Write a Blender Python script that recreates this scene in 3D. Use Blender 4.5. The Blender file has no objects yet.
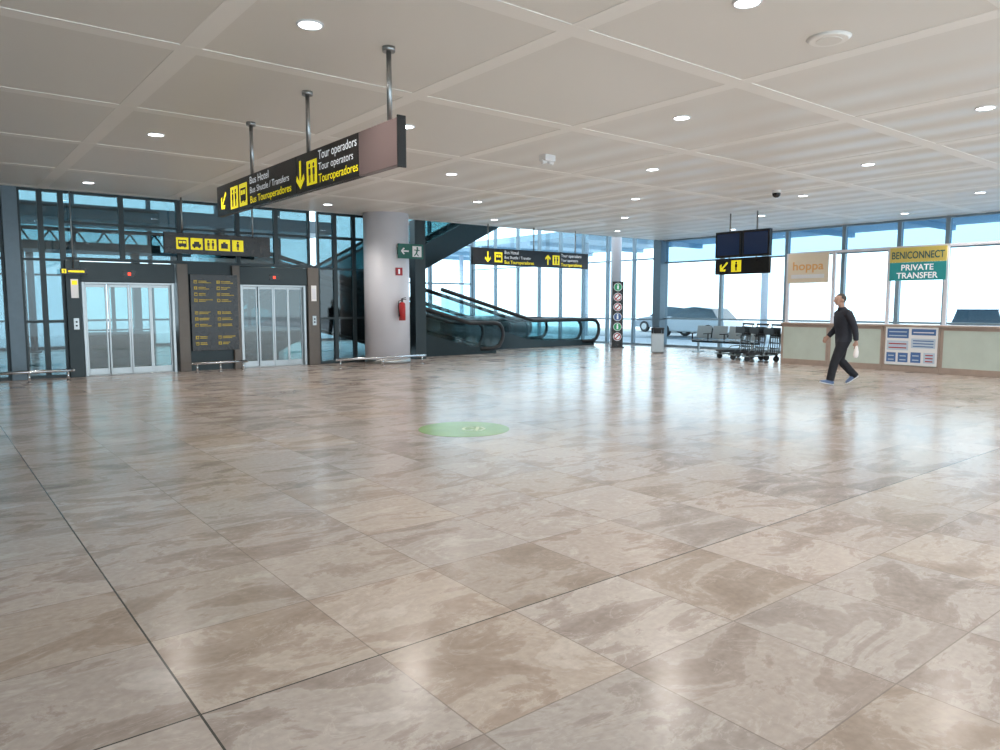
import bpy, bmesh, math, random
from mathutils import Vector, Matrix
random.seed(4)
S = bpy.context.scene
COL = S.collection
H = 3.95   # ceiling height

# ------------------------------------------------------------------ materials
def mat(name, col, rough=0.5, metal=0.0, emis=None, es=0.0, spec=0.5, noise=0.0, nscale=8.0):
    m = bpy.data.materials.new(name); m.use_nodes = True
    nt = m.node_tree; b = nt.nodes['Principled BSDF']
    b.inputs['Base Color'].default_value = (*col, 1)
    b.inputs['Roughness'].default_value = rough
    b.inputs['Metallic'].default_value = metal
    b.inputs['Specular IOR Level'].default_value = spec
    if emis:
        b.inputs['Emission Color'].default_value = (*emis, 1)
        b.inputs['Emission Strength'].default_value = es
    if noise > 0:
        g = nt.nodes.new('ShaderNodeNewGeometry')
        n = nt.nodes.new('ShaderNodeTexNoise'); n.inputs['Scale'].default_value = nscale
        n.inputs['Detail'].default_value = 4
        nt.links.new(g.outputs['Position'], n.inputs['Vector'])
        mx = nt.nodes.new('ShaderNodeMix'); mx.data_type = 'RGBA'
        mx.inputs[6].default_value = (*[c*(1-noise) for c in col], 1)
        mx.inputs[7].default_value = (*[min(1, c*(1+noise)) for c in col], 1)
        nt.links.new(n.outputs['Fac'], mx.inputs[0])
        nt.links.new(mx.outputs[2], b.inputs['Base Color'])
    return m

def glass(name, tint, rough=0.02, f0=0.03):
    """pane glass: tint is for the whole pane (two faces)"""
    m = bpy.data.materials.new(name); m.use_nodes = True
    nt = m.node_tree; nt.nodes.clear()
    o = nt.nodes.new('ShaderNodeOutputMaterial')
    t = nt.nodes.new('ShaderNodeBsdfTransparent'); t.inputs[0].default_value = (*[math.sqrt(c) for c in tint], 1)
    g = nt.nodes.new('ShaderNodeBsdfGlossy'); g.inputs['Color'].default_value = (1, 1, 1, 1)
    g.inputs['Roughness'].default_value = rough
    f = nt.nodes.new('ShaderNodeLayerWeight'); f.inputs['Blend'].default_value = 0.5
    p = nt.nodes.new('ShaderNodeMath'); p.operation = 'POWER'; p.inputs[1].default_value = 5.0
    mu = nt.nodes.new('ShaderNodeMath'); mu.operation = 'MULTIPLY_ADD'; mu.inputs[1].default_value = 0.7; mu.inputs[2].default_value = f0
    mx = nt.nodes.new('ShaderNodeMixShader')
    nt.links.new(f.outputs['Facing'], p.inputs[0]); nt.links.new(p.outputs[0], mu.inputs[0]); nt.links.new(mu.outputs[0], mx.inputs[0])
    nt.links.new(t.outputs[0], mx.inputs[1]); nt.links.new(g.outputs[0], mx.inputs[2])
    nt.links.new(mx.outputs[0], o.inputs[0])
    return m

def floor_material():
    m = bpy.data.materials.new('marble_floor_tiles'); m.use_nodes = True
    nt = m.node_tree; N = nt.nodes; L = nt.links
    b = N['Principled BSDF']
    def math_(op, a, bb=None, c=None):
        n = N.new('ShaderNodeMath'); n.operation = op
        for i, v in enumerate((a, bb, c)):
            if v is None: continue
            if isinstance(v, (int, float)): n.inputs[i].default_value = v
            else: L.new(v, n.inputs[i])
        return n.outputs[0]
    def mixc(fac, a, bcol):
        n = N.new('ShaderNodeMix'); n.data_type = 'RGBA'
        L.new(fac, n.inputs[0]); L.new(a, n.inputs[6]); n.inputs[7].default_value = (*bcol, 1)
        return n.outputs[2]
    geo = N.new('ShaderNodeNewGeometry')
    sp = N.new('ShaderNodeSeparateXYZ'); L.new(geo.outputs['Position'], sp.inputs[0])
    T = 0.77
    u = math_('DIVIDE', math_('SUBTRACT', sp.outputs[0], 0.754), T)
    v = math_('DIVIDE', math_('SUBTRACT', sp.outputs[1], 2.786), T)
    fu, fv = math_('FLOOR', u), math_('FLOOR', v)
    ru, rv = math_('FRACT', u), math_('FRACT', v)
    du = math_('MINIMUM', ru, math_('SUBTRACT', 1.0, ru))
    dv = math_('MINIMUM', rv, math_('SUBTRACT', 1.0, rv))
    d = math_('MINIMUM', du, dv)
    joint = math_('LESS_THAN', d, 0.0042)
    jx = math_('LESS_THAN', math_('ABSOLUTE', math_('SUBTRACT', sp.outputs[0], 0.754)), 0.0045)
    jy = math_('LESS_THAN', math_('ABSOLUTE', math_('SUBTRACT', sp.outputs[1], 2.786)), 0.0042)
    jbig = math_('MAXIMUM', jx, jy)
    cell = N.new('ShaderNodeCombineXYZ'); L.new(fu, cell.inputs[0]); L.new(fv, cell.inputs[1])
    wn = N.new('ShaderNodeTexWhiteNoise'); wn.noise_dimensions = '2D'; L.new(cell.outputs[0], wn.inputs['Vector'])
    wn2 = N.new('ShaderNodeSeparateColor'); L.new(wn.outputs['Color'], wn2.inputs[0])
    off = N.new('ShaderNodeVectorMath'); off.operation = 'SCALE'; off.inputs['Scale'].default_value = 37.0
    L.new(wn.outputs['Color'], off.inputs[0])
    add = N.new('ShaderNodeVectorMath'); add.operation = 'ADD'
    L.new(geo.outputs['Position'], add.inputs[0]); L.new(off.outputs[0], add.inputs[1])
    mp = N.new('ShaderNodeMapping'); mp.inputs['Rotation'].default_value = (0, 0, 0.5)
    mp.inputs['Scale'].default_value = (1.0, 1.9, 1.0)
    L.new(add.outputs[0], mp.inputs[0])
    n1 = N.new('ShaderNodeTexNoise'); n1.inputs['Scale'].default_value = 1.35
    n1.inputs['Detail'].default_value = 12; n1.inputs['Roughness'].default_value = 0.66
    n1.inputs['Distortion'].default_value = 0.6
    L.new(mp.outputs[0], n1.inputs['Vector'])
    n2 = N.new('ShaderNodeTexNoise'); n2.inputs['Scale'].default_value = 1.9
    n2.inputs['Detail'].default_value = 10; n2.inputs['Distortion'].default_value = 0.8; n2.inputs['Roughness'].default_value = 0.62
    L.new(mp.outputs[0], n2.inputs['Vector'])
    n3 = N.new('ShaderNodeTexNoise'); n3.inputs['Scale'].default_value = 26; n3.inputs['Detail'].default_value = 6
    L.new(geo.outputs['Position'], n3.inputs['Vector'])
    cr = N.new('ShaderNodeValToRGB'); e = cr.color_ramp.elements
    e[0].position = 0.26; e[0].color = (0.245, 0.195, 0.170, 1)
    e[1].position = 0.78; e[1].color = (0.60, 0.56, 0.53, 1)
    for pos, c in ((0.40, (0.325, 0.270, 0.240)), (0.48, (0.385, 0.325, 0.290)), (0.505, (0.475, 0.42, 0.385)), (0.60, (0.43, 0.375, 0.34)), (0.64, (0.51, 0.46, 0.43))):
        x = e.new(pos); x.color = (*c, 1)
    L.new(n1.outputs['Fac'], cr.inputs[0])
    ve = math_('ABSOLUTE', math_('SUBTRACT', n2.outputs['Fac'], 0.5))
    vm = N.new('ShaderNodeMapRange'); vm.inputs['From Min'].default_value = 0.0
    vm.inputs['From Max'].default_value = 0.012; vm.inputs['To Min'].default_value = 0.28; vm.inputs['To Max'].default_value = 0
    L.new(ve, vm.inputs['Value'])
    c1 = mixc(vm.outputs[0], cr.outputs[0], (0.66, 0.61, 0.57))
    warm = math_('MULTIPLY', math_('GREATER_THAN', wn2.outputs[2], 0.78), 0.13)
    c1 = mixc(warm, c1, (0.54, 0.42, 0.28))
    cool = math_('MULTIPLY', math_('LESS_THAN', wn2.outputs[2], 0.25), 0.20)
    c1 = mixc(cool, c1, (0.41, 0.385, 0.37))
    hs = N.new('ShaderNodeHueSaturation')
    val = math_('ADD', math_('MULTIPLY', wn.outputs['Value'], 0.20), 0.90)
    val2 = math_('ADD', val, math_('MULTIPLY', math_('SUBTRACT', n3.outputs['Fac'], 0.5), 0.40))
    L.new(val2, hs.inputs['Value']); L.new(c1, hs.inputs['Color'])
    L.new(math_('ADD', math_('MULTIPLY', wn2.outputs[1], 0.25), 0.85), hs.inputs['Saturation'])
    c2 = mixc(math_('MULTIPLY', joint, 0.6), hs.outputs[0], (0.19, 0.16, 0.145))
    c3 = mixc(jbig, c2, (0.06, 0.06, 0.055))
    L.new(c3, b.inputs['Base Color'])
    rr = N.new('ShaderNodeMapRange'); rr.inputs['To Min'].default_value = 0.13; rr.inputs['To Max'].default_value = 0.29
    L.new(n1.outputs['Fac'], rr.inputs['Value']); L.new(rr.outputs[0], b.inputs['Roughness'])
    b.inputs['Specular IOR Level'].default_value = 0.42
    bp = N.new('ShaderNodeBump'); bp.inputs['Strength'].default_value = 0.04; bp.inputs['Distance'].default_value = 0.01
    L.new(n3.outputs['Fac'], bp.inputs['Height']); L.new(bp.outputs[0], b.inputs['Normal'])
    return m

def ceiling_material():
    m = bpy.data.materials.new('ceiling_panels'); m.use_nodes = True
    nt = m.node_tree; N = nt.nodes; L = nt.links; b = N['Principled BSDF']
    b.inputs['Base Color'].default_value = (0.84, 0.825, 0.785, 1)
    b.inputs['Roughness'].default_value = 0.4
    geo = N.new('ShaderNodeNewGeometry'); sp = N.new('ShaderNodeSeparateXYZ')
    L.new(geo.outputs['Position'], sp.inputs[0])
    a = N.new('ShaderNodeMath'); a.operation = 'MULTIPLY'; a.inputs[1].default_value = 2*math.pi/0.833
    L.new(sp.outputs[0], a.inputs[0])
    s = N.new('ShaderNodeMath'); s.operation = 'SINE'; L.new(a.outputs[0], s.inputs[0])
    # the slatted panels start in the street half of the hall
    mr = N.new('ShaderNodeMapRange'); mr.inputs['From Min'].default_value = 7.0; mr.inputs['From Max'].default_value = 11.0
    L.new(sp.outputs[0], mr.inputs['Value'])
    mu = N.new('ShaderNodeMath'); mu.operation = 'MULTIPLY'; L.new(s.outputs[0], mu.inputs[0]); L.new(mr.outputs[0], mu.inputs[1])
    bp = N.new('ShaderNodeBump'); bp.inputs['Strength'].default_value = 1.0; bp.inputs['Distance'].default_value = 0.022
    L.new(mu.outputs[0], bp.inputs['Height']); L.new(bp.outputs[0], b.inputs['Normal'])
    return m

M_floor = floor_material()
M_ceil = ceiling_material()
M_rib = mat('ceiling_rib', (0.95, 0.94, 0.91), 0.5)
M_wall = mat('painted_wall', (0.62, 0.6, 0.57), 0.7, noise=0.05)
M_colm = mat('column_paint', (0.76, 0.77, 0.84), 0.35, noise=0.03, nscale=2)
M_steel = mat('brushed_steel', (0.40, 0.42, 0.43), 0.32, 1.0, noise=0.1, nscale=30)
M_door = mat('door_steel', (0.17, 0.21, 0.22), 0.35, 0.7, noise=0.1, nscale=30)
M_chrome = mat('chrome', (0.65, 0.66, 0.68), 0.18, 1.0)
M_frame = mat('blue_grey_frame', (0.13, 0.18, 0.22), 0.4, 0.3, noise=0.1)
M_fac = mat('facade_frame', (0.24, 0.32, 0.38), 0.4, 0.2, noise=0.1)
M_darkf = mat('dark_frame', (0.03, 0.045, 0.052), 0.4, 0.3, noise=0.1)
M_post = mat('bronze_post', (0.14, 0.12, 0.105), 0.4, 0.3, noise=0.1)
M_black = mat('sign_black', (0.014, 0.013, 0.014), 0.25, noise=0.2)
M_sheen = mat('sign_sheen', (0.135, 0.10, 0.10), 0.3, noise=0.08, nscale=1.5)  # mauve brown stands in for light reflected on the black sign
M_yel = mat('sign_yellow', (0.95, 0.78, 0.02), 0.5, emis=(1, 0.85, 0.02), es=0.4)
M_yeld = mat('sign_yellow_dim', (0.60, 0.44, 0.05), 0.5)
M_wht = mat('sign_white', (0.84, 0.88, 0.94), 0.5, emis=(0.9, 0.95, 1), es=0.3)
M_white = mat('white_board', (0.85, 0.86, 0.88), 0.5, noise=0.03)
M_green = mat('sign_green', (0.012, 0.13, 0.10), 0.4, noise=0.1)
M_red = mat('red_paint', (0.42, 0.02, 0.025), 0.3, noise=0.1)
M_redled = mat('red_led', (0.8, 0.05, 0.02), 0.4, emis=(1, 0.05, 0.02), es=2)
M_blue = mat('poster_blue', (0.08, 0.18, 0.42), 0.5, noise=0.1)
M_teal = mat('banner_teal', (0.03, 0.36, 0.38), 0.5, noise=0.05)
M_byel = mat('banner_yellow', (0.76, 0.62, 0.16), 0.5, noise=0.04)
M_beige = mat('banner_beige', (0.86, 0.76, 0.60), 0.5, noise=0.04)
M_orange = mat('orange_print', (0.85, 0.48, 0.18), 0.5)
M_brown = mat('counter_brown', (0.42, 0.33, 0.28), 0.4, noise=0.12)
M_cpanel = mat('counter_panel', (0.58, 0.66, 0.60), 0.12, noise=0.12, nscale=3)
M_lamp = mat('lamp_glow', (1, 1, 1), 0.5, emis=(0.86, 0.95, 1.0), es=14)
M_rubber = mat('rubber', (0.015, 0.015, 0.017), 0.45, noise=0.2)
M_deco = mat('decal_green', (0.24, 0.38, 0.13), 0.25, noise=0.2, nscale=5)
M_decl = mat('decal_pale', (0.50, 0.60, 0.38), 0.35)
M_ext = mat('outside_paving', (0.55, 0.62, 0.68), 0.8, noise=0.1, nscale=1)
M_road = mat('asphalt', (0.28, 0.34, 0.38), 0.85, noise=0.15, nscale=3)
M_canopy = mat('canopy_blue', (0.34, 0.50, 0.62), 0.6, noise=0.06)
M_tread = mat('tread_metal', (0.10, 0.11, 0.12), 0.4, 0.6, noise=0.15, nscale=25)
M_clad = mat('escalator_cladding', (0.016, 0.030, 0.036), 0.25, 0.2, noise=0.15)
G_win = glass('window_glass', (0.77, 0.89, 0.94))
G_blue = glass('blue_tint_glass', (0.27, 0.44, 0.58), 0.05)
G_teal = glass('teal_glass', (0.13, 0.21, 0.235), 0.03, 0.05)
G_lift = glass('lift_glass', (0.15, 0.25, 0.255), 0.03, 0.08)
G_bal = glass('balustrade_glass', (0.52, 0.71, 0.73), 0.02, 0.03)
G_bald = glass('balustrade_glass_dark', (0.22, 0.36, 0.38), 0.02, 0.03)

# ------------------------------------------------------------------ helpers
def B(bm, c, s, mi=0, rot=None):
    r = bmesh.ops.create_cube(bm, size=1)
    mtx = Matrix.Translation(Vector(c)) @ (rot.to_4x4() if rot else Matrix.Identity(4)) @ Matrix.Diagonal((*s, 1))
    bmesh.ops.transform(bm, matrix=mtx, verts=r['verts'])
    fs = set(f for v in r['verts'] for f in v.link_faces)
    for f in fs: f.material_index = mi
    return r['verts']

def BB(bm, x0, x1, y0, y1, z0, z1, mi=0):
    return B(bm, ((x0+x1)/2, (y0+y1)/2, (z0+z1)/2), (abs(x1-x0), abs(y1-y0), abs(z1-z0)), mi)

def CY(bm, p0, p1, r0, r1=None, n=16, mi=0, smooth=True):
    p0, p1 = Vector(p0), Vector(p1); r1 = r0 if r1 is None else r1
    d = p1-p0
    q = d.to_track_quat('Z', 'Y')
    r = bmesh.ops.create_cone(bm, cap_ends=True, segments=n, radius1=r0, radius2=r1, depth=d.length)
    bmesh.ops.transform(bm, matrix=Matrix.Translation((p0+p1)/2) @ q.to_matrix().to_4x4(), verts=r['verts'])
    for f in set(f for v in r['verts'] for f in v.link_faces):
        f.material_index = mi
        if smooth and len(f.verts) == 4: f.smooth = True

def SP(bm, c, s, mi=0, n=16):
    r = bmesh.ops.create_uvsphere(bm, u_segments=n, v_segments=max(6, n//2+2), radius=1)
    bmesh.ops.transform(bm, matrix=Matrix.Translation(Vector(c)) @ Matrix.Diagonal((*s, 1)), verts=r['verts'])
    for f in set(f for v in r['verts'] for f in v.link_faces):
        f.material_index = mi; f.smooth = True

def TUBE(bm, pts, rad, side=(0, 1, 0), n=14, mi=0, caps=True):
    pts = [Vector(p) for p in pts]; rings = []
    for i, p in enumerate(pts):
        t = (pts[min(i+1, len(pts)-1)] - pts[max(i-1, 0)]).normalized()
        s = Vector(side); s = (s - t*s.dot(t))
        if s.length < 1e-4: s = t.orthogonal()
        s.normalize(); w = t.cross(s)
        a, b = rad[i] if isinstance(rad[i], (tuple, list)) else (rad[i], rad[i])
        rings.append([bm.verts.new(p + s*a*math.cos(2*math.pi*k/n) + w*b*math.sin(2*math.pi*k/n)) for k in range(n)])
    for i in range(len(rings)-1):
        for k in range(n):
            f = bm.faces.new((rings[i][k], rings[i][(k+1) % n], rings[i+1][(k+1) % n], rings[i+1][k]))
            f.material_index = mi; f.smooth = True
    if caps:
        f = bm.faces.new(list(reversed(rings[0]))); f.material_index = mi
        f = bm.faces.new(rings[-1]); f.material_index = mi

def EXTR(bm, prof, y0, y1, mi=0):
    a = [bm.verts.new((x, y0, z)) for x, z in prof]
    b = [bm.verts.new((x, y1, z)) for x, z in prof]
    n = len(prof)
    fs = [bm.faces.new(a), bm.faces.new(list(reversed(b)))]
    for i in range(n):
        fs.append(bm.faces.new((a[i], b[i], b[(i+1) % n], a[(i+1) % n])))
    for f in fs: f.material_index = mi

def FL(bm, pts, y=-0.0, mi=0):
    f = bm.faces.new([bm.verts.new((x, y, z)) for x, z in pts]); f.material_index = mi
    f.normal_update()
    if f.normal.y > 0: f.normal_flip()

def FR(bm, x0, x1, z0, z1, y=0, mi=0):
    FL(bm, [(x0, z0), (x1, z0), (x1, z1), (x0, z1)], y, mi)

def FC(bm, cx, cz, r, y=0, mi=0, n=24, rz=None):
    rz = rz or r
    FL(bm, [(cx+r*math.cos(2*math.pi*k/n), cz+rz*math.sin(2*math.pi*k/n)) for k in range(n)], y, mi)

def OBJ(name, bm, mats, parent=None, loc=(0, 0, 0), rz=0, label=None, cat=None, kind=None, group=None, bevel=0, fixn=True, rot=None):
    if fixn: bmesh.ops.recalc_face_normals(bm, faces=bm.faces)
    me = bpy.data.meshes.new(name); bm.to_mesh(me); bm.free()
    for m in mats: me.materials.append(m)
    o = bpy.data.objects.new(name, me); COL.objects.link(o)
    o.location = loc; o.rotation_euler = rot or (0, 0, rz)
    if parent: o.parent = parent
    if bevel:
        md = o.modifiers.new('bevel', 'BEVEL'); md.width = bevel; md.segments = 2; md.limit_method = 'ANGLE'
    tag(o, label, cat, kind, group)
    return o

def tag(o, label=None, cat=None, kind=None, group=None):
    if label: o['label'] = label
    if cat: o['category'] = cat
    if kind: o['kind'] = kind
    if group: o['group'] = group

def EMP(name, loc, rz=0, label=None, cat=None, group=None):
    e = bpy.data.objects.new(name, None); COL.objects.link(e)
    e.empty_display_size = 0.2; e.location = loc; e.rotation_euler = (0, 0, rz)
    tag(e, label, cat, None, group)
    return e

def TXT(s, size, x, z, m, parent, y=-0.004, align='LEFT', name='lettering', bold=0.0, sx=1.0, fit=None):
    cu = bpy.data.curves.new('t', 'FONT'); cu.body = s; cu.size = 1.0; cu.align_x = align
    cu.offset = bold          # relative to a 1 m letter height
    ob = bpy.data.objects.new('t', cu); COL.objects.link(ob)
    bpy.context.view_layer.update()
    me = bpy.data.meshes.new_from_object(ob.evaluated_get(bpy.context.evaluated_depsgraph_get()))
    bpy.data.objects.remove(ob); bpy.data.curves.remove(cu)
    sx = sx*size
    if fit:
        xs = [v.co.x for v in me.vertices]; sx = fit/(max(xs)-min(xs))
    for v in me.vertices:
        vx, vy, vz = v.co; v.co = (vx*sx, 0, vy*size)
    me.materials.clear(); me.materials.append(m)
    o = bpy.data.objects.new(name, me); COL.objects.link(o)
    o.location = (x, y, z); o.parent = parent
    return o

def DUP(root, loc, rz=None, **tags):
    n = root.copy(); COL.objects.link(n); n.location = loc
    if rz is not None: n.rotation_euler = (0, 0, rz)
    def rec(src, dst):
        for c in src.children:
            k = c.copy(); COL.objects.link(k); k.parent = dst
            k.matrix_parent_inverse = c.matrix_parent_inverse.copy()
            rec(c, k)
    rec(root, n)
    for k, v in tags.items(): n[k] = v
    return n
nb = bmesh.new

def ARROW(parent, cx, cz, s, ang, y=0, m=None):
    bm = nb()
    p = [(-.5, -.08), (.22, -.08), (-.02, -.30), (.18, -.36), (.5, 0), (.18, .36), (-.02, .30), (.22, .08), (-.5, .08)]
    c, sn = math.cos(ang), math.sin(ang)
    FL(bm, [(cx+s*(a*c-b*sn), cz+s*(a*sn+b*c)) for a, b in p], y, 0)
    return OBJ('arrow', bm, [m or M_yel], parent, fixn=False)

def ICON(parent, x, z, s, kind, y, tile=None, glyph=None):
    bm = nb(); my, mk = 0, 1
    FR(bm, x, x+s, z, z+s, y, my)
    y2 = y-0.002
    def q(a, b, c, d, m=mk, yy=y2): FR(bm, x+a*s, x+b*s, z+c*s, z+d*s, yy, m)
    if kind == 'bus':
        q(.15, .85, .22, .80); q(.22, .48, .5, .70, my, y2-.002); q(.53, .78, .5, .70, my, y2-.002)
        FC(bm, x+.3*s, z+.2*s, .07*s, y2, mk, 12); FC(bm, x+.7*s, z+.2*s, .07*s, y2, mk, 12)
    elif kind == 'people':
        for c in (.3, .7):
            FC(bm, x+c*s, z+.8*s, .09*s, y2, mk, 12); q(c-.11, c+.11, .4, .68); q(c-.08, c-.01, .1, .4); q(c+.01, c+.08, .1, .4)
    elif kind == 'man':
        FC(bm, x+.5*s, z+.8*s, .1*s, y2, mk, 12); q(.38, .62, .4, .68); q(.4, .48, .1, .4); q(.52, .6, .1, .4)
    elif kind == 'taxi':
        q(.12, .88, .25, .5); q(.28, .72, .5, .7)
        FC(bm, x+.3*s, z+.22*s, .09*s, y2, mk, 12); FC(bm, x+.7*s, z+.22*s, .09*s, y2, mk, 12)
    elif kind == 'case':
        q(.2, .8, .2, .65); q(.38, .62, .65, .78)
    return OBJ('pictogram', bm, [tile or M_yel, glyph or M_black], parent, fixn=False)

# ------------------------------------------------------------------ room shell
bm = nb(); BB(bm, -8, 22.0, -7, 30, -0.12, 0)
OBJ('floor', bm, [M_floor], label='polished pinkish beige marble tile floor of the hall', cat='floor', kind='structure')

bm = nb(); BB(bm, -8, 22.0, -7, 18.0, H, H+0.25, 0)
x = 2.15 - 2.5*4
while x < 22:
    BB(bm, x-0.10, x+0.10, -7, 18.0, H-0.005, H+0.02, 1); x += 2.5
y = 4.85 - 2.6*4
while y < 18:
    BB(bm, -8, 22, y-0.10, y+0.10, H-0.0055, H+0.021, 1); y += 2.6
OBJ('ceiling', bm, [M_ceil, M_rib], label='cream panelled ceiling with raised grid bands', cat='ceiling', kind='structure')

bm = nb(); BB(bm, -8.2, -8.0, -7, 30, -0.12, 9.0)
OBJ('wall_left', bm, [M_wall], label='plain painted hall side wall', cat='wall', kind='structure')
bm = nb(); BB(bm, -8, 22, 18.0, 18.2, H+0.02, 5.2)
OBJ('trim_1', bm, [M_frame], label='steel fascia along the ceiling edge over the glass front', cat='fascia', kind='structure')
bm = nb(); BB(bm, -8.2, 22.3, 18.2, 30.3, 9.0, 9.2)
OBJ('ceiling_atrium', bm, [M_wall], label='high roof over the escalator atrium', cat='ceiling', kind='structure')
bm = nb(); BB(bm, -8, 13.0, 26.9, 29.9, 4.3, 4.75)
OBJ('floor_upper', bm, [M_frame], label='upper gallery slab behind the lifts', cat='floor', kind='structure')
bm = nb(); BB(bm, 15.95, 21.9, 20.0, 21.4, 4.75, 5.0)
OBJ('floor_landing', bm, [M_frame], label='upper landing slab at the stair head', cat='floor', kind='structure')

wn_ = [0]
def window(axis, fixed, a0, a1, z0, z1, trans, gm, fm, fw=0.05, fd=0.12, label='', tint=None, gm2=None, zt=None):
    wn_[0] += 1
    bm = nb()
    def bx(p0, p1, q0, q1, d, mi):
        if axis == 'x': BB(bm, p0, p1, fixed-d/2, fixed+d/2, q0, q1, mi)
        else: BB(bm, fixed-d/2, fixed+d/2, p0, p1, q0, q1, mi)
    bx(a0, a0+fw, z0, z1, fd, 1); bx(a1-fw, a1, z0, z1, fd, 1)
    bx(a0+fw, a1-fw, z0, z0+fw*1.4, fd, 1); bx(a0+fw, a1-fw, z1-fw, z1, fd, 1)
    for t in trans: bx(a0+fw, a1-fw, t-fw/2, t+fw/2, fd*0.9, 1)
    if gm2:
        bx(a0+fw, a1-fw, z0+fw, zt, 0.012, 0); bx(a0+fw, a1-fw, zt, z1-fw, 0.012, 2)
    else:
        bx(a0+fw, a1-fw, z0+fw, z1-fw, 0.012, 0)
    return OBJ('window_%d' % wn_[0], bm, [gm, fm] + ([gm2] if gm2 else []), label=label, cat='window', kind='structure')

ys = [-7, -4.2, -1.4, 1.4, 3.2, 5.0, 6.8, 8.25, 9.5, 11.1, 12.95, 15.4, 18.0]
for i in range(len(ys)-1):
    window('y', 22.06, ys[i], ys[i+1], 0, H, [1.05, 3.12], G_win, M_fac, 0.055, 0.14,
           'tall street window with blue tinted top light', gm2=G_blue, zt=3.12)
ys = [18.0, 19.4, 20.8, 22.2, 23.6, 25.0, 26.5, 28.2, 30.0]
for i in range(len(ys)-1):
    window('y', 22.06, ys[i], ys[i+1], 0, 9.0, [1.0, 3.3, 6.2], G_win, M_fac, 0.05, 0.14,
           'double height street window of the atrium')
bm = nb(); BB(bm, 21.75, 22.2, 17.85, 18.2, 0, 9.0)
OBJ('trim_2', bm, [M_frame], label='blue grey steel corner post of the street facade', cat='post', kind='structure')
xs = [-8, -5.5, -3, -0.5, 2, 4.5, 7, 9.5, 12, 14.5, 17, 19.5, 22]
for i in range(len(xs)-1):
    window('x', 30.06, xs[i], xs[i+1], 0, 9.0, [1.0, 2.6, 4.5, 6.2], G_win, M_frame, 0.07, 0.16,
           'double height rear window of the atrium')

def lf(x0, x1, z0, z1, tr, gm=G_teal, fw=0.05, label='teal tinted glass bay beside the lifts'):
    window('x', 18.1, x0, x1, z0, z1, tr, gm, M_darkf, fw, 0.10, label)
for a, b in ((-8, -5.6), (-5.6, -3.2), (-3.2, -0.8), (-0.8, 0.45), (0.45, 1.45)):
    lf(a, b, 0, H, [2.5])
lf(1.72, 2.12, 0, H, [1.2, 2.5]); lf(2.12, 2.5, 0, H, [1.2, 2.5])
for a, b in ((2.5, 3.65), (3.65, 4.85), (4.85, 6.2), (6.2, 7.15), (7.15, 8.05)):
    lf(a, b, 2.5, H, [3.3], label='teal glass upper light over the lift fronts')
for a, b in ((8.25, 8.75), (8.75, 9.3), (9.3, 9.75)):
    lf(a, b, 0, H, [1.2, 2.5, 3.3])
n = 3
for x0, x1, m in ((1.45, 1.72, M_frame), (2.5, 2.78, M_darkf), (4.74, 4.98, M_post), (6.0, 6.18, M_post), (7.92, 8.22, M_post), (9.75, 9.95, M_frame), (11.15, 11.5, M_darkf)):
    z1 = 2.5 if (2.4 < x0 < 8) else H
    bm = nb(); BB(bm, x0, x1, 17.95, 18.25, 0, z1)
    OBJ('trim_%d' % n, bm, [m], label='metal clad post of the lift front', cat='post', kind='structure', bevel=0.01); n += 1
bm = nb(); BB(bm, 4.98, 6.0, 18.05, 18.15, 0, 2.5)
OBJ('wall_lift', bm, [M_darkf], label='dark panel wall between the two lifts', cat='wall', kind='structure')

s = EMP('steel_truss', (-6.5, 28.4, 3.3), label='dark steel lattice beam behind the lift glazing', cat='beam')
w_ = 14.5
bm = nb(); BB(bm, 0, w_, -0.06, 0.06, 0.7, 0.82); OBJ('top_chord', bm, [M_frame], s)
bm = nb(); BB(bm, 0, w_, -0.06, 0.06, 0.0, 0.12); OBJ('bottom_chord', bm, [M_frame], s)
bm = nb(); nn = int(w_/0.8)
for i in range(nn):
    a = i*w_/nn; b_ = (i+1)*w_/nn; mid = (a+b_)/2
    CY(bm, (a, 0, 0.1), (mid, 0, 0.72), 0.03, n=8); CY(bm, (mid, 0, 0.72), (b_, 0, 0.1), 0.03, n=8)
OBJ('lattice_web', bm, [M_frame], s)
for i in range(4):
    xx = 0.6+i*(w_-1.2)/3
    bm = nb(); CY(bm, (xx, 0, -3.3), (xx, 0, 0.0), 0.11, n=20); CY(bm, (xx, 0, -3.3), (xx, 0, -3.25), 0.2, n=20); OBJ('prop', bm, [M_frame], s)
s = EMP('walkway', (-6.0, 22.4, 0), label='dark steel upper walkway with glass railing on posts', cat='walkway')
bm = nb(); BB(bm, 0, 11.5, 0, 1.6, 3.0, 3.22); OBJ('deck', bm, [M_darkf], s)
bm = nb(); BB(bm, 0, 11.5, 0.0, 0.02, 3.22, 4.1); OBJ('glass_railing', bm, [G_bal], s)
bm = nb(); BB(bm, 0, 11.5, -0.03, 0.05, 4.1, 4.16); OBJ('handrail', bm, [M_rubber], s)
for xx in (1.0, 4.6, 8.2, 11.0):
    bm = nb(); BB(bm, xx-0.1, xx+0.1, 0.7, 0.9, 0, 3.0); OBJ('post', bm, [M_darkf], s)

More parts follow.
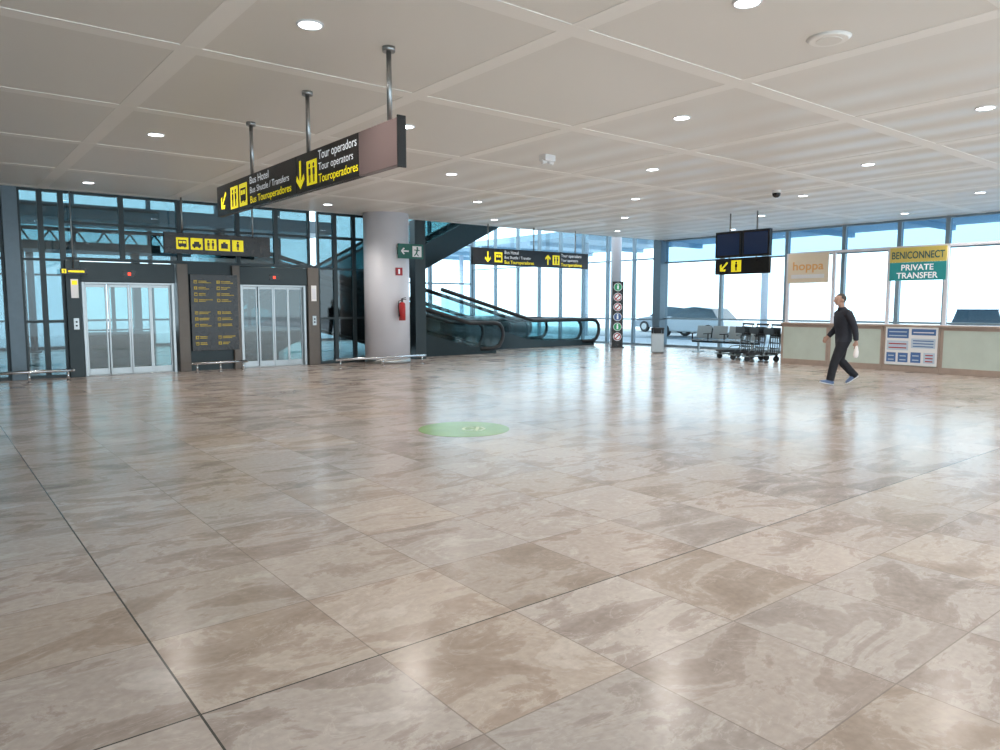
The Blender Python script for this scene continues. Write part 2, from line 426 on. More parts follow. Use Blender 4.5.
# ------------------------------------------------------------------ lifts
def elevator(x0, x1, label):
    e = EMP('elevator', (x0, 18.1, 0), label=label, cat='elevator')
    w = x1-x0; zt = 2.05
    bm = nb()
    BB(bm, 0, 0.06, -0.09, 0.09, 0, zt); BB(bm, w-0.06, w, -0.09, 0.09, 0, zt)
    BB(bm, 0.06, w-0.06, -0.09, 0.09, zt-0.05, zt); BB(bm, 0.06, w-0.06, -0.09, 0.09, 0, 0.02)
    OBJ('door_frame', bm, [M_steel], e, bevel=0.006)
    bm = nb(); BB(bm, -0.02, w+0.02, -0.13, 0.09, zt, 2.48)
    OBJ('header', bm, [M_darkf], e, bevel=0.01)
    bm = nb(); BB(bm, w/2-0.13, w/2+0.13, -0.14, -0.128, 2.17, 2.30, 0)
    FR(bm, w/2-0.03, w/2+0.03, 2.205, 2.265, -0.143, 1)
    OBJ('floor_display', bm, [M_black, M_redled], e)
    dw = (w-0.12)/4
    for k in range(4):
        a = 0.06+k*dw+0.004; b = a+dw-0.008
        yy = -0.02 if k in (1, 2) else 0.03
        f = 0.036
        bm = nb()
        BB(bm, a, a+f, yy-0.02, yy+0.02, 0.02, zt-0.05); BB(bm, b-f, b, yy-0.02, yy+0.02, 0.02, zt-0.05)
        BB(bm, a+f, b-f, yy-0.02, yy+0.02, zt-0.11, zt-0.05); BB(bm, a+f, b-f, yy-0.02, yy+0.02, 0.02, 0.16)
        d = OBJ('door', bm, [M_steel], e, bevel=0.004)
        bm = nb(); BB(bm, a+f, b-f, yy-0.005, yy+0.005, 0.16, zt-0.11)
        OBJ('glass_pane', bm, [G_lift], d)
    bm = nb()
    BB(bm, 0.05, w-0.05, 0.16, 1.75, 0.0, 0.06, 0); BB(bm, 0.05, w-0.05, 0.16, 1.75, 2.3, 2.42, 0)
    for px in (0.05, w-0.11):
        BB(bm, px, px+0.06, 1.69, 1.75, 0.06, 2.3, 0)
    BB(bm, w/2-0.04, w/2+0.04, 1.69, 1.75, 0.06, 2.3, 0)
    BB(bm, 0.11, w-0.11, 1.69, 1.72, 0.06, 0.9, 0)
    CY(bm, (0.15, 1.6, 0.95), (w-0.15, 1.6, 0.95), 0.02, mi=0)
    OBJ('cabin', bm, [M_darkf], e)
    return e
elevator(2.80, 4.68, 'steel framed glass lift with four door leaves and red display')
elevator(6.20, 7.88, 'steel and glass lift beside the directory board')
for xx in (2.66, 8.07):
    bm = nb(); BB(bm, -0.05, 0.05, -0.02, 0.0, -0.12, 0.12, 0)
    CY(bm, (0, -0.02, 0.04), (0, -0.032, 0.04), 0.02, mi=1); CY(bm, (0, -0.02, -0.04), (0, -0.032, -0.04), 0.02, mi=1)
    OBJ('call_panel', bm, [M_steel, M_black], None, (xx, 17.95, 1.15), label='steel lift call panel with two round buttons', cat='button panel')
bm = nb(); BB(bm, -0.07, 0.07, -0.015, 0, -0.2, 0.2, 0); FR(bm, -0.05, 0.05, 0.08, 0.17, -0.017, 1); FR(bm, -0.05, 0.05, -0.15, 0.03, -0.017, 2)
OBJ('notice', bm, [M_white, M_yel, M_white], None, (2.66, 17.95, 1.9), label='white and yellow notice plate on the lift post', cat='notice', fixn=False)
bm = nb(); BB(bm, -0.07, 0.07, -0.015, 0, -0.2, 0.2, 0); FR(bm, -0.05, 0.05, -0.15, 0.12, -0.017, 1)
OBJ('notice', bm, [M_white, M_colm], None, (8.07, 17.95, 1.85), label='white paper notice on the bronze lift post', cat='notice', fixn=False)
s = EMP('lift_sign', (2.40, 17.9, 2.2), label='small black sign with yellow lettering over the lift', cat='sign')
bm = nb(); BB(bm, 0, 0.5, -0.02, 0.02, 0, 0.12); OBJ('panel', bm, [M_black], s)
ICON(s, 0.03, 0.02, 0.085, 'man', -0.023)
bm = nb(); FR(bm, 0.15, 0.45, 0.04, 0.08, -0.023); OBJ('print_line', bm, [M_yel], s, fixn=False)
bm = nb(); CY(bm, (0.25, 0, 0.12), (0.25, 0, 1.75), 0.01); OBJ('hanger', bm, [M_steel], s)

s = EMP('directory_board', (5.02, 17.98, 0.47), label='tall black directory board with yellow pictograms and lines', cat='sign')
bm = nb(); BB(bm, 0, 1.1, -0.03, 0.07, 0, 1.8); OBJ('panel', bm, [M_black], s, bevel=0.006)
random.seed(8)
for col in (0.08, 0.60):
    for r in range(11):
        z = 1.66-r*0.145
        if r in (4, 8): continue
        ICON(s, col, z-0.075, 0.075, ('bus', 'man', 'taxi', 'people', 'case')[(r+int(col*10)) % 5], -0.034, M_yeld)
        bm = nb()
        FR(bm, col+0.1, col+0.1+random.uniform(.15, .32), z-0.03, z-0.012, -0.034)
        FR(bm, col+0.1, col+0.1+random.uniform(.12, .3), z-0.065, z-0.048, -0.034)
        OBJ('print_line', bm, [M_yeld], s, fixn=False)

# ------------------------------------------------------------------ big hanging sign (X=3.6)
s = EMP('hanging_sign', (3.6, 11.2, 2.84), -math.pi/2, label='long black direction sign with yellow arrows hung from three poles', cat='sign')
Ls, Hs = 5.20, 0.43
for (a, b, m, lb) in ((0, 2.88, M_black, None), (2.885, 4.42, M_black, None), (4.425, Ls-0.02, M_sheen, 'black end panel with reflected light painted in mauve brown')):
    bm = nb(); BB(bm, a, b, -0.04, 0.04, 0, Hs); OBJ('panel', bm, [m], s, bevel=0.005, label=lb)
bm = nb(); BB(bm, Ls-0.02, Ls, -0.045, 0.045, -0.02, Hs+0.02); OBJ('end_cap', bm, [M_black], s, bevel=0.004)
for yy in (6.22, 8.05, 9.84):
    lx = 11.2-yy
    bm = nb(); CY(bm, (lx, 0, Hs), (lx, 0, H-2.84-0.03), 0.024); CY(bm, (lx, 0, H-2.84-0.045), (lx, 0, H-2.84), 0.06)
    OBJ('hanging_pole', bm, [M_steel], s)
Y_ = -0.044
ARROW(s, 0.30, 0.20, 0.30, math.radians(225), Y_)
ICON(s, 0.60, 0.05, 0.30, 'people', Y_); ICON(s, 0.96, 0.05, 0.30, 'bus', Y_)
ARROW(s, 3.00, 0.20, 0.32, math.radians(270), Y_)
ICON(s, 3.18, 0.055, 0.27, 'people', Y_)
TXT('Bus Hotel', 0.135, 1.36, 0.305, M_wht, s, Y_, bold=0.006, fit=0.66)
TXT('Bus Shuttle / Transfers', 0.115, 1.36, 0.185, M_wht, s, Y_, fit=1.30)
TXT('Bus Touroperadores', 0.13, 1.36, 0.055, M_yel, s, Y_, bold=0.006, fit=1.36)
TXT('Tour operadors', 0.135, 3.49, 0.305, M_wht, s, Y_, bold=0.006, fit=0.90)
TXT('Tour operators', 0.115, 3.49, 0.185, M_wht, s, Y_, fit=0.82)
TXT('Touroperadores', 0.13, 3.49, 0.055, M_yel, s, Y_, bold=0.006, fit=0.92)

s = EMP('hanging_sign', (4.38, 17.55, 2.70), label='black hanging sign with five yellow pictogram tiles', cat='sign')
bm = nb(); BB(bm, 0, 2.4, -0.05, 0.05, 0, 0.47); OBJ('panel', bm, [M_black], s, bevel=0.005)
for k, kd in enumerate(('bus', 'taxi', 'people', 'case', 'man')):
    ICON(s, 0.25+k*0.31, 0.10, 0.26, kd, -0.054)
for lx in (0.4, 2.0):
    bm = nb(); CY(bm, (lx, 0, 0.47), (lx, 0, H-2.70), 0.02); OBJ('hanging_pole', bm, [M_steel], s)

s = EMP('hanging_sign', (12.85, 17.55, 2.74), label='long black hanging sign with yellow arrows at the escalators', cat='sign')
bm = nb(); BB(bm, 0, 4.75, -0.05, 0.05, 0, 0.5); OBJ('panel', bm, [M_black], s, bevel=0.005)
ARROW(s, 0.55, 0.24, 0.32, math.radians(270), -0.054); ICON(s, 0.8, 0.09, 0.3, 'bus', -0.054)
ARROW(s, 2.95, 0.24, 0.32, math.radians(90), -0.054); ICON(s, 3.15, 0.09, 0.3, 'people', -0.054)
TXT('Bus Hotel', 0.14, 1.18, 0.35, M_wht, s, -0.054); TXT('Bus Shuttle / Transfer', 0.12, 1.18, 0.21, M_wht, s, -0.054)
TXT('Bus Touroperadores', 0.14, 1.18, 0.06, M_yel, s, -0.054, bold=0.01)
TXT('Tour operadors', 0.14, 3.52, 0.35, M_wht, s, -0.054); TXT('Tour operators', 0.12, 3.52, 0.21, M_wht, s, -0.054)
TXT('Touroperadores', 0.14, 3.52, 0.06, M_yel, s, -0.054, bold=0.01)
for lx in (0.6, 2.4, 4.2):
    bm = nb(); CY(bm, (lx, 0, 0.5), (lx, 0, H-2.74), 0.02); OBJ('hanging_pole', bm, [M_steel], s)

M_navy = mat('screen_navy', (0.01, 0.02, 0.04), 0.15, emis=(0.05, 0.1, 0.3), es=0.1)
s = EMP('hanging_sign', (17.0, 12.05, 2.36), -math.pi/2, label='black hanging display cluster with yellow arrow and pictogram', cat='sign')
bm = nb(); BB(bm, 0, 1.6, -0.05, 0.05, 0, 0.42); OBJ('panel', bm, [M_black], s, bevel=0.005)
for a in (0.0, 0.82):
    bm = nb(); BB(bm, a, a+0.78, -0.06, 0.06, 0.44, 1.12, 0); FR(bm, a+0.05, a+0.73, 0.50, 1.06, -0.063, 1); OBJ('screen', bm, [M_black, M_navy], s, fixn=False)
ARROW(s, 0.27, 0.2, 0.32, math.radians(225), -0.054); ICON(s, 0.5, 0.06, 0.3, 'man', -0.054)
for lx in (0.4, 1.2):
    bm = nb(); CY(bm, (lx, 0, 0.40), (lx, 0, H-2.36), 0.02); OBJ('hanging_pole', bm, [M_steel], s)

CX, CYY = 9.90, 17.38
bm = nb(); CY(bm, (0, 0, 0), (0, 0, H), 0.60, n=64, mi=0); CY(bm, (0, 0, 0), (0, 0, 0.12), 0.612, n=64, mi=1)
OBJ('column', bm, [M_colm, M_steel], None, (CX, CYY, 0), label='thick round pale lavender grey column', cat='column')
s = EMP('exit_sign', (9.86, 16.70, 2.76), label='green and white emergency exit sign on the column', cat='sign')
bm = nb(); BB(bm, 0, 0.76, -0.02, 0.02, 0, 0.38); BB(bm, 0.02, 0.12, 0.02, 0.1, 0.1, 0.3); OBJ('panel', bm, [M_green], s, bevel=0.004)
ARROW(s, 0.19, 0.19, 0.24, math.pi, -0.023, M_white)
bm = nb(); FR(bm, 0.42, 0.70, 0.05, 0.33, -0.023, 0); OBJ('symbol_field', bm, [M_white], s, fixn=False)
bm = nb(); FC(bm, 0.57, 0.285, 0.028, -0.025); FL(bm, [(.52, .15), (.56, .14), (.60, .25), (.55, .26)], -0.0252); FL(bm, [(.52, .15), (.56, .14), (.62, .08), (.59, .07)], -0.0254); FL(bm, [(.52, .15), (.55, .14), (.49, .07), (.46, .08)], -0.0256); FL(bm, [(.46, .22), (.48, .24), (.64, .23), (.64, .21)], -0.0258)
OBJ('running_figure', bm, [M_green], s, fixn=False)
bm = nb(); BB(bm, -0.1, 0.1, -0.01, 0.012, -0.1, 0.1, 0); FR(bm, -0.03, 0.02, -0.06, 0.06, -0.012, 1)
OBJ('fire_sign', bm, [M_red, M_wht], None, (9.92, 16.765, 2.42), label='small red fire extinguisher plate on the column', cat='sign', fixn=False)
s = EMP('fire_extinguisher', (9.92, 16.63, 1.15), label='red fire extinguisher with black hose on column', cat='fire extinguisher')
bm = nb(); CY(bm, (0, 0, 0), (0, 0, 0.42), 0.085, n=24); SP(bm, (0, 0, 0.42), (0.085, 0.085, 0.06)); OBJ('cylinder_body', bm, [M_red], s)
bm = nb(); CY(bm, (0, 0, 0.46), (0, 0, 0.54), 0.025); B(bm, (0.05, 0, 0.55), (0.14, 0.025, 0.02)); B(bm, (0.05, 0, 0.58), (0.13, 0.02, 0.015), rot=Matrix.Rotation(-0.2, 3, 'Y')); OBJ('valve', bm, [M_rubber], s)
bm = nb(); TUBE(bm, [(-0.02, 0, 0.52), (-0.10, 0, 0.50), (-0.12, -0.01, 0.38), (-0.11, -0.02, 0.2), (-0.10, -0.02, 0.1)], [0.011]*4+[0.02]); OBJ('hose', bm, [M_rubber], s)
bm = nb(); BB(bm, -0.04, 0.04, 0.07, 0.148, 0.2, 0.4); OBJ('bracket', bm, [M_steel], s)

def guard(x0, x1, y, label):
    e = EMP('guard_rail', (x0, y, 0), label=label, cat='rail')
    w = x1-x0
    bm = nb(); CY(bm, (0, 0, 0.22), (w, 0, 0.22), 0.03); SP(bm, (0, 0, 0.22), (.03, .03, .03)); SP(bm, (w, 0, 0.22), (.03, .03, .03))
    OBJ('rail', bm, [M_chrome], e)
    for k in range(3):
        xx = 0.1+k*(w-0.2)/2
        bm = nb(); CY(bm, (xx, 0, 0), (xx, 0, 0.22), 0.022); CY(bm, (xx, 0, 0), (xx, 0, 0.015), 0.05); OBJ('post', bm, [M_chrome], e)
guard(7.95, 10.5, 16.45, 'low chrome guard rail in front of the column')
guard(0.9, 2.45, 17.2, 'low chrome guard rail before the glass front')
guard(4.85, 6.1, 17.4, 'low chrome guard rail under the directory board')

# ------------------------------------------------------------------ moving ramps
def ramp(y0, y1, xe, xk, L2, label):
    """xe = X of the handrail loops, xk = X where the incline starts, L2 = run of the incline"""
    e = EMP('escalator', (xe, y0, 0), label=label, cat='escalator', group='moving ramps')
    W = y1-y0; k = 0.27; xs_ = xk-xe
    bm = nb()
    lo = max(0.0, 0.10+L2*k-0.55)
    pr = [(-0.3, 0.0), (-0.3, 0.10), (xs_, 0.10), (xs_-L2, 0.10+L2*k), (xs_-L2, lo), (xs_-1.7, 0.0)]
    EXTR(bm, pr, 0.0, 0.16); EXTR(bm, pr, W-0.16, W)
    OBJ('cladding', bm, [M_clad], e)
    bm = nb()
    pr = [(-0.3, 0.0), (-0.3, 0.06), (xs_, 0.06), (xs_-L2, 0.06+L2*k), (xs_-L2, lo+0.06), (xs_-1.5, 0.0)]
    EXTR(bm, pr, 0.165, W-0.165); OBJ('belt', bm, [M_tread], e)
    for yy in (0.08, W-0.08):
        bm = nb()
        a = [(-0.2, 0.105), (-0.06, 0.35), (0.0, 0.6), (-0.06, 0.85), (-0.22, 0.95), (xs_, 0.95), (xs_-L2, 0.95+L2*k), (xs_-L2, 0.105+L2*k), (xs_, 0.105)]
        EXTR(bm, a, yy-0.006, yy+0.006)
        OBJ('balustrade', bm, [G_bal], e)
        bm = nb()
        h = [(-0.9, 0.16), (-0.35, 0.16), (-0.12, 0.24), (0.0, 0.42), (0.04, 0.6), (0.0, 0.8), (-0.12, 0.94), (-0.35, 0.985), (xs_, 0.985), (xs_-L2, 0.985+L2*k)]
        TUBE(bm, [(x, yy, z) for x, z in h], [(0.065, 0.065)]*len(h), n=10)
        OBJ('handrail', bm, [M_rubber], e)
        bm = nb(); EXTR(bm, [(-0.2, 0.10), (xs_, 0.10), (xs_-L2, 0.10+L2*k), (xs_-L2, 0.24+L2*k), (xs_, 0.24), (-0.14, 0.22)], yy-0.03, yy+0.03)
        OBJ('skirting', bm, [M_clad], e)
ramp(18.62, 19.85, 14.9, 13.6, 5.2, 'dark glass sided moving ramp beside the column')
ramp(20.2, 21.35, 21.0, 17.6, 4.0, 'dark glass sided moving ramp by the slim column')
ramp(21.7, 22.9, 18.6, 16.2, 9.0, 'dark glass sided moving ramp with thick black handrails')
ramp(23.6, 24.8, 21.3, 16.2, 9.0, 'dark glass sided moving ramp with thick black handrails')

e = EMP('staircase', (6.5, 20.15, 0), label='dark clad escalator flight climbing towards the upper landing', cat='escalator')
k = 0.49; L2 = 9.6
bm = nb()
for a, b in ((0, .15), (1.05, 1.2)):
    EXTR(bm, [(0.0, 0), (1.0, 0.0), (L2-0.1, L2*k-0.45), (L2-0.1, 5.0), (L2-0.2, 5.0), (0.3, 0.45), (0, 0.45)], a, b)
EXTR(bm, [(0.3, 0.0), (1.1, 0.0), (L2-0.1, L2*k-0.45), (L2-0.1, L2*k-0.2), (0.3, 0.08)], 0.15, 1.05)
OBJ('cladding', bm, [M_clad], e)
bm = nb()
ns = 26
for i in range(ns):
    x0 = 0.35+i*(L2-0.6)/ns; z0 = 0.08+i*(L2*k)/ns
    BB(bm, x0, x0+(L2-0.6)/ns+0.03, 0.155, 1.045, z0, z0+0.18)
OBJ('steps', bm, [M_tread], e)
for yy in (0.075, 1.125):
    bm = nb(); EXTR(bm, [(0, 0.45), (0.3, 0.45), (L2-.2, 5.0), (L2-.2, 5.9), (0.35, 1.25), (0.1, 1.25), (-0.1, 0.9), (-0.1, 0.6)], yy-0.006, yy+0.006); OBJ('balustrade', bm, [G_bald], e)
    bm = nb(); h = [(0.1, 0.5), (-0.1, 0.6), (-0.15, 0.9), (0.0, 1.2), (0.35, 1.28), (L2-.2, 5.93)]
    TUBE(bm, [(x, yy, z) for x, z in h], [(0.05, 0.045)]*len(h), n=10); OBJ('handrail', bm, [M_rubber], e)

for (x, y) in ((21.3, 19.65), (16.5, 28.2), (9.0, 28.2)):
    bm = nb(); z1 = 9.0 if x > 14 else 4.3
    CY(bm, (0, 0, 0), (0, 0, z1), 0.2, n=32); CY(bm, (0, 0, 0), (0, 0, 0.1), 0.23, n=32)
    OBJ('column', bm, [M_colm], None, (x, y, 0), label='slim white round column in the atrium', cat='column')

s = EMP('safety_sign', (20.0, 18.35, 0), -0.82, label='upright black panel of round safety symbols by escalator', cat='sign')
bm = nb(); BB(bm, -0.2, 0.2, -0.03, 0.03, 0.0, 2.4); BB(bm, -0.25, 0.25, -0.12, 0.12, 0, 0.04); OBJ('panel', bm, [M_black], s, bevel=0.008)
M_sg = mat('symbol_green', (0.05, 0.45, 0.2), 0.4)
for i in range(6):
    bm = nb()
    zc = 2.2-i*0.36; m = (0, 1, 1, 2, 0, 1)[i]
    FC(bm, 0, zc, 0.15, -0.034, 3); FC(bm, 0, zc, 0.135, -0.035, m)
    if m == 1: FC(bm, 0, zc, 0.095, -0.036, 3); FL(bm, [(-.09, zc-.06), (-.06, zc-.09), (.09, zc+.06), (.06, zc+.09)], -0.038, 1)
    else: FR(bm, -.03, .03, zc-.08, zc+.05, -0.036, 3); FC(bm, 0, zc+.08, .025, -0.036, 3)
    OBJ('round_symbol', bm, [M_sg, M_red, M_blue, M_wht], s, fixn=False)

s = EMP('litter_bin', (18.8, 15.5, 0), 0.7, label='pale boxy litter bin with dark top', cat='trash can')
bm = nb(); BB(bm, -.23, .23, -.2, .2, 0.03, 0.64); BB(bm, -.20, .20, -.17, .17, 0, 0.03); OBJ('body', bm, [M_steel], s, bevel=0.015)
bm = nb(); BB(bm, -.24, .24, -.21, .21, 0.76, 0.82)
for sx in (-.2, .2):
    for sy in (-.17, .17): BB(bm, sx-.03, sx+.03, sy-.03, sy+.03, 0.64, 0.76)
BB(bm, -.15, .15, -.12, .12, 0.64, 0.76)
OBJ('lid', bm, [M_rubber], s, bevel=0.006)

M_seat = mat('seat_metal', (0.36, 0.40, 0.42), 0.35, 0.7, noise=0.1)
s = EMP('bench', (20.3, 15.25, 0), -math.pi/2, label='row of four silvery perforated steel waiting seats', cat='bench')
bm = nb(); BB(bm, 0, 2.5, -0.03, 0.03, 0.32, 0.38); OBJ('beam', bm, [M_darkf], s)
for xx in (0.25, 2.25):
    bm = nb(); BB(bm, xx-0.03, xx+0.03, -0.03, 0.03, 0.03, 0.34); B(bm, (xx, 0, 0.02), (0.06, 0.6, 0.04)); OBJ('leg', bm, [M_steel], s, bevel=0.006)
for i in range(4):
    x0 = 0.02+i*0.62
    bm = nb(); EXTR(bm, [(0, 0.42), (0.56, 0.42), (0.56, 0.44), (0, 0.44)], -0.3, 0.18)
    for v in bm.verts:
        if v.co.y > 0: v.co.z -= 0.03
    B(bm, (0.28, 0, 0.40), (0.06, 0.3, 0.05))
    o = OBJ('seat', bm, [M_seat], s, (x0, 0, 0), bevel=0.008)
    bm = nb(); B(bm, (0.28, 0.22, 0.66), (0.56, 0.02, 0.42), rot=Matrix.Rotation(-0.2, 3, 'X')); B(bm, (0.28, 0.19, 0.45), (0.05, 0.03, 0.2), rot=Matrix.Rotation(-0.2, 3, 'X'))
    OBJ('backrest', bm, [M_seat], s, (x0, 0, 0), bevel=0.008)
for i in range(5):
    x0 = i*0.62-0.0
    bm = nb(); BB(bm, x0-0.015, x0+0.02, -0.25, 0.15, 0.60, 0.63); BB(bm, x0-0.01, x0+0.015, -0.03, 0.01, 0.36, 0.60); OBJ('armrest', bm, [M_rubber], s)

# ------------------------------------------------------------------ luggage trolleys
t = EMP('luggage_trolley', (18.45, 12.0, 0), math.radians(152), label='dark luggage trolley with steel frame and basket', cat='luggage cart', group='parked luggage trolleys')
bm = nb()
for yy in (-0.27, 0.27):
    TUBE(bm, [(0.45, yy*0.7, 0.14), (-0.35, yy, 0.20), (-0.42, yy, 0.55), (-0.48, yy, 1.0)], [0.018]*4)
    TUBE(bm, [(-0.38, yy, 0.36), (-0.1, yy*.95, 0.34), (0.1, yy*.9, 0.19)], [0.014]*3)
CY(bm, (0.45, -0.19, 0.14), (0.45, 0.19, 0.14), 0.018)
OBJ('frame', bm, [M_door], t)
bm = nb(); B(bm, (0.02, 0, 0.21), (0.8, 0.44, 0.02))
for i in range(5): B(bm, (0.02, -0.2+i*0.1, 0.225), (0.8, 0.02, 0.015))
OBJ('platform', bm, [M_rubber], t)
bm = nb(); B(bm, (-0.33, 0, 0.74), (0.22, 0.5, 0.02)); B(bm, (-0.23, 0, 0.83), (0.02, 0.5, 0.18)); B(bm, (-0.43, 0, 0.80), (0.015, 0.5, 0.26))
for i in range(5): B(bm, (-0.42, -0.22+i*0.11, 0.55), (0.015, 0.02, 0.66))
for zz in (0.35, 0.5, 0.65): B(bm, (-0.42, 0, zz), (0.016, 0.52, 0.03))
OBJ('basket', bm, [M_rubber], t)
bm = nb(); CY(bm, (-0.49, -0.3, 1.0), (-0.49, 0.3, 1.0), 0.028); OBJ('handle', bm, [M_rubber], t)
for (wx, wy) in ((0.40, 0.0), (-0.32, 0.25), (-0.32, -0.25)):
    bm = nb(); CY(bm, (wx, wy-0.025, 0.08), (wx, wy+0.025, 0.08), 0.08, n=20); BB(bm, wx-0.02, wx+0.02, wy-0.035, wy+0.035, 0.08, 0.20); OBJ('wheel', bm, [M_rubber], t)
DUP(t, (18.70, 12.62, 0)); DUP(t, (18.20, 11.38, 0))

# ------------------------------------------------------------------ counters
yb = [10.7, 9.4, 8.05, 6.8, 5.5, 4.2, 2.9]
XF = 18.05
for i in range(6):
    w = yb[i]-yb[i+1]
    s = EMP('service_counter', (XF, yb[i], 0), -math.pi/2, label='brown framed counter desk with pale green front panel', cat='counter', group='row of service counters')
    bm = nb(); BB(bm, 0.003, w-0.003, 0.0, 0.06, 0.0, 0.14); BB(bm, 0.003, 0.06, 0.0, 0.6, 0.14, 1.04); BB(bm, w-0.06, w-0.003, 0.0, 0.6, 0.14, 1.04)
    BB(bm, 0.06, w-0.06, 0.0, 0.06, 0.98, 1.04); BB(bm, 0.003, w-0.003, 0.06, 0.6, 0.0, 0.1)
    OBJ('body', bm, [M_brown], s, bevel=0.004)
    bm = nb(); BB(bm, 0.06, w-0.06, 0.015, 0.04, 0.14, 0.98); OBJ('front_panel', bm, [M_cpanel], s)
    bm = nb(); BB(bm, 0.001, w-0.001, -0.05, 0.68, 1.04, 1.09); OBJ('worktop', bm, [M_brown], s, bevel=0.008)
for i in range(6):
    bm = nb(); BB(bm, -0.035, 0.035, -0.035, 0.035, 1.09, 2.92 if i != 0 else 2.9); BB(bm, -0.06, 0.06, -0.06, 0.06, 1.09, 1.10)
    OBJ('sign_post', bm, [M_colm], None, (XF+0.15, yb[i]-(0.06 if i == 0 else 0), 0), label='slim grey upright post rising from the counter', cat='post', group='counter posts')
def cross(y0, y1):
    bm = nb(); BB(bm, XF+0.12, XF+0.18, y1, y0, 2.86, 2.92)
    OBJ('sign_rail', bm, [M_colm], None, label='slim grey rail joining the counter posts', cat='rail')
cross(10.6, 9.44); cross(9.36, 8.09); cross(8.01, 6.84); cross(6.76, 5.54)

s = EMP('banner', (XF+0.10, 10.62, 2.12), -math.pi/2, label='beige banner with orange lettering over the counter', cat='banner')
bm = nb(); BB(bm, 0, 1.1, -0.012, 0.012, 0, 0.76); OBJ('panel', bm, [M_beige], s)
TXT('hoppa', 0.30, 0.55, 0.34, M_orange, s, -0.016, 'CENTER', bold=0.015, sx=1.15)
bm = nb(); FR(bm, 0.1, 1.0, 0.12, 0.22, -0.016); OBJ('print_band', bm, [M_white], s, fixn=False)
s = EMP('banner', (XF+0.10, 8.02, 2.12), -math.pi/2, label='yellow and teal shuttle company banner over the counter', cat='banner')
bm = nb(); BB(bm, 0, 1.22, -0.012, 0.012, 0.42, 0.76); OBJ('upper_panel', bm, [M_byel], s)
bm = nb(); BB(bm, 0, 1.22, -0.012, 0.012, 0.0, 0.418); OBJ('lower_panel', bm, [M_teal], s)
M_dk = mat('banner_ink', (0.02, 0.12, 0.14), 0.5)
TXT('BENICONNECT', 0.23, 0.61, 0.505, M_dk, s, -0.016, 'CENTER', bold=0.015, fit=1.14)
TXT('PRIVATE', 0.19, 0.61, 0.235, M_wht, s, -0.016, 'CENTER', bold=0.02)
TXT('TRANSFER', 0.19, 0.61, 0.05, M_wht, s, -0.016, 'CENTER', bold=0.02)

s = EMP('poster_board', (XF-0.025, 7.98, 0.16), -math.pi/2, label='white poster board of blue information sheets on the counter', cat='poster')
bm = nb(); BB(bm, 0, 1.14, -0.01, 0.01, 0, 0.88); OBJ('panel', bm, [M_white], s)
M_pale = mat('poster_pale', (0.55, 0.66, 0.78), 0.5)
def sheet(x0, x1, z0, z1, m, lines=0, ml=None):
    bm = nb(); FR(bm, x0, x1, z0, z1, -0.013, 0)
    for r in range(lines):
        zz = z0+(z1-z0)*(r+0.6)/(lines+0.4)
        FR(bm, x0+0.04, x1-0.04, zz-0.012, zz+0.012, -0.015, 1)
    OBJ('sheet', bm, [m, ml or M_white], s, fixn=False)
sheet(.04, .52, .62, .84, M_blue, 2, M_pale); sheet(.58, 1.10, .70, .84, M_blue, 1); sheet(.58, 1.10, .40, .62, M_pale, 3, M_blue)
sheet(.04, .52, .34, .56, M_pale, 2, M_red); sheet(.04, .25, .06, .28, M_blue, 2, M_pale); sheet(.30, .52, .06, .28, M_blue, 2, M_pale)
sheet(.58, .80, .06, .30, M_blue, 2, M_pale); sheet(.86, 1.10, .06, .30, M_pale, 3, M_red)

# ------------------------------------------------------------------ ceiling fittings
root = None
for i in range(0, 8):
    for j in range(-3, 6):  # unseen rows behind the camera continue the grid, added for extra light
        if (i+j) % 2 == 0: continue
        loc = (2.79+2.53*i, 3.55+2.6*j, H)
        if j < -1 and i > 4: continue
        if root is None:
            root = EMP('downlight', loc, label='round recessed ceiling downlight, switched on', cat='ceiling light', group='ceiling downlights')
            bm = nb()
            TUBE(bm, [(0.105*math.cos(a), 0.105*math.sin(a), -0.004) for a in [2*math.pi*q/32 for q in range(33)]], [0.012]*33, side=(0, 0, 1), n=8, caps=False)
            OBJ('trim_ring', bm, [M_white], root)
            bm = nb(); CY(bm, (0, 0, -0.008), (0, 0, -0.001), 0.10, n=32); OBJ('lens', bm, [M_lamp], root)
            ld = bpy.data.lights.new('downlight_lamp', 'SPOT'); ld.energy = 175; ld.spot_size = math.radians(145); ld.spot_blend = 0.8
            ld.shadow_soft_size = 0.1; ld.color = (1.0, 0.92, 0.84)
            lo = bpy.data.objects.new('lamp', ld); COL.objects.link(lo); lo.parent = root; lo.location = (0, 0, -0.05)
        else:
            DUP(root, loc)
bm = nb(); CY(bm, (0, 0, -0.025), (0, 0, 0), 0.16, 0.19, n=32, mi=0); CY(bm, (0, 0, -0.03), (0, 0, -0.024), 0.11, n=32, mi=1)
OBJ('ceiling_speaker', bm, [M_rib, M_ceil], None, (6.6, 3.55, H), label='round white speaker grille in the ceiling', cat='speaker')
bm = nb(); B(bm, (0, 0, -0.05), (0.22, 0.16, 0.1)); CY(bm, (-0.12, 0, -0.12), (-0.02, 0, -0.09), 0.035); CY(bm, (0.12, 0, -0.12), (0.02, 0, -0.09), 0.035)
OBJ('ceiling_sensor', bm, [M_white], None, (8.1, 9.0, H), label='small white twin headed unit on the ceiling', cat='sensor', bevel=0.01)
s = EMP('dome_camera', (14.3, 8.7, H), label='black dome security camera on the ceiling', cat='security camera')
bm = nb(); CY(bm, (0, 0, -0.06), (0, 0, 0), 0.09, n=24); OBJ('mount', bm, [M_white], s)
bm = nb(); SP(bm, (0, 0, -0.07), (0.085, 0.085, 0.085)); OBJ('dome', bm, [M_black], s)

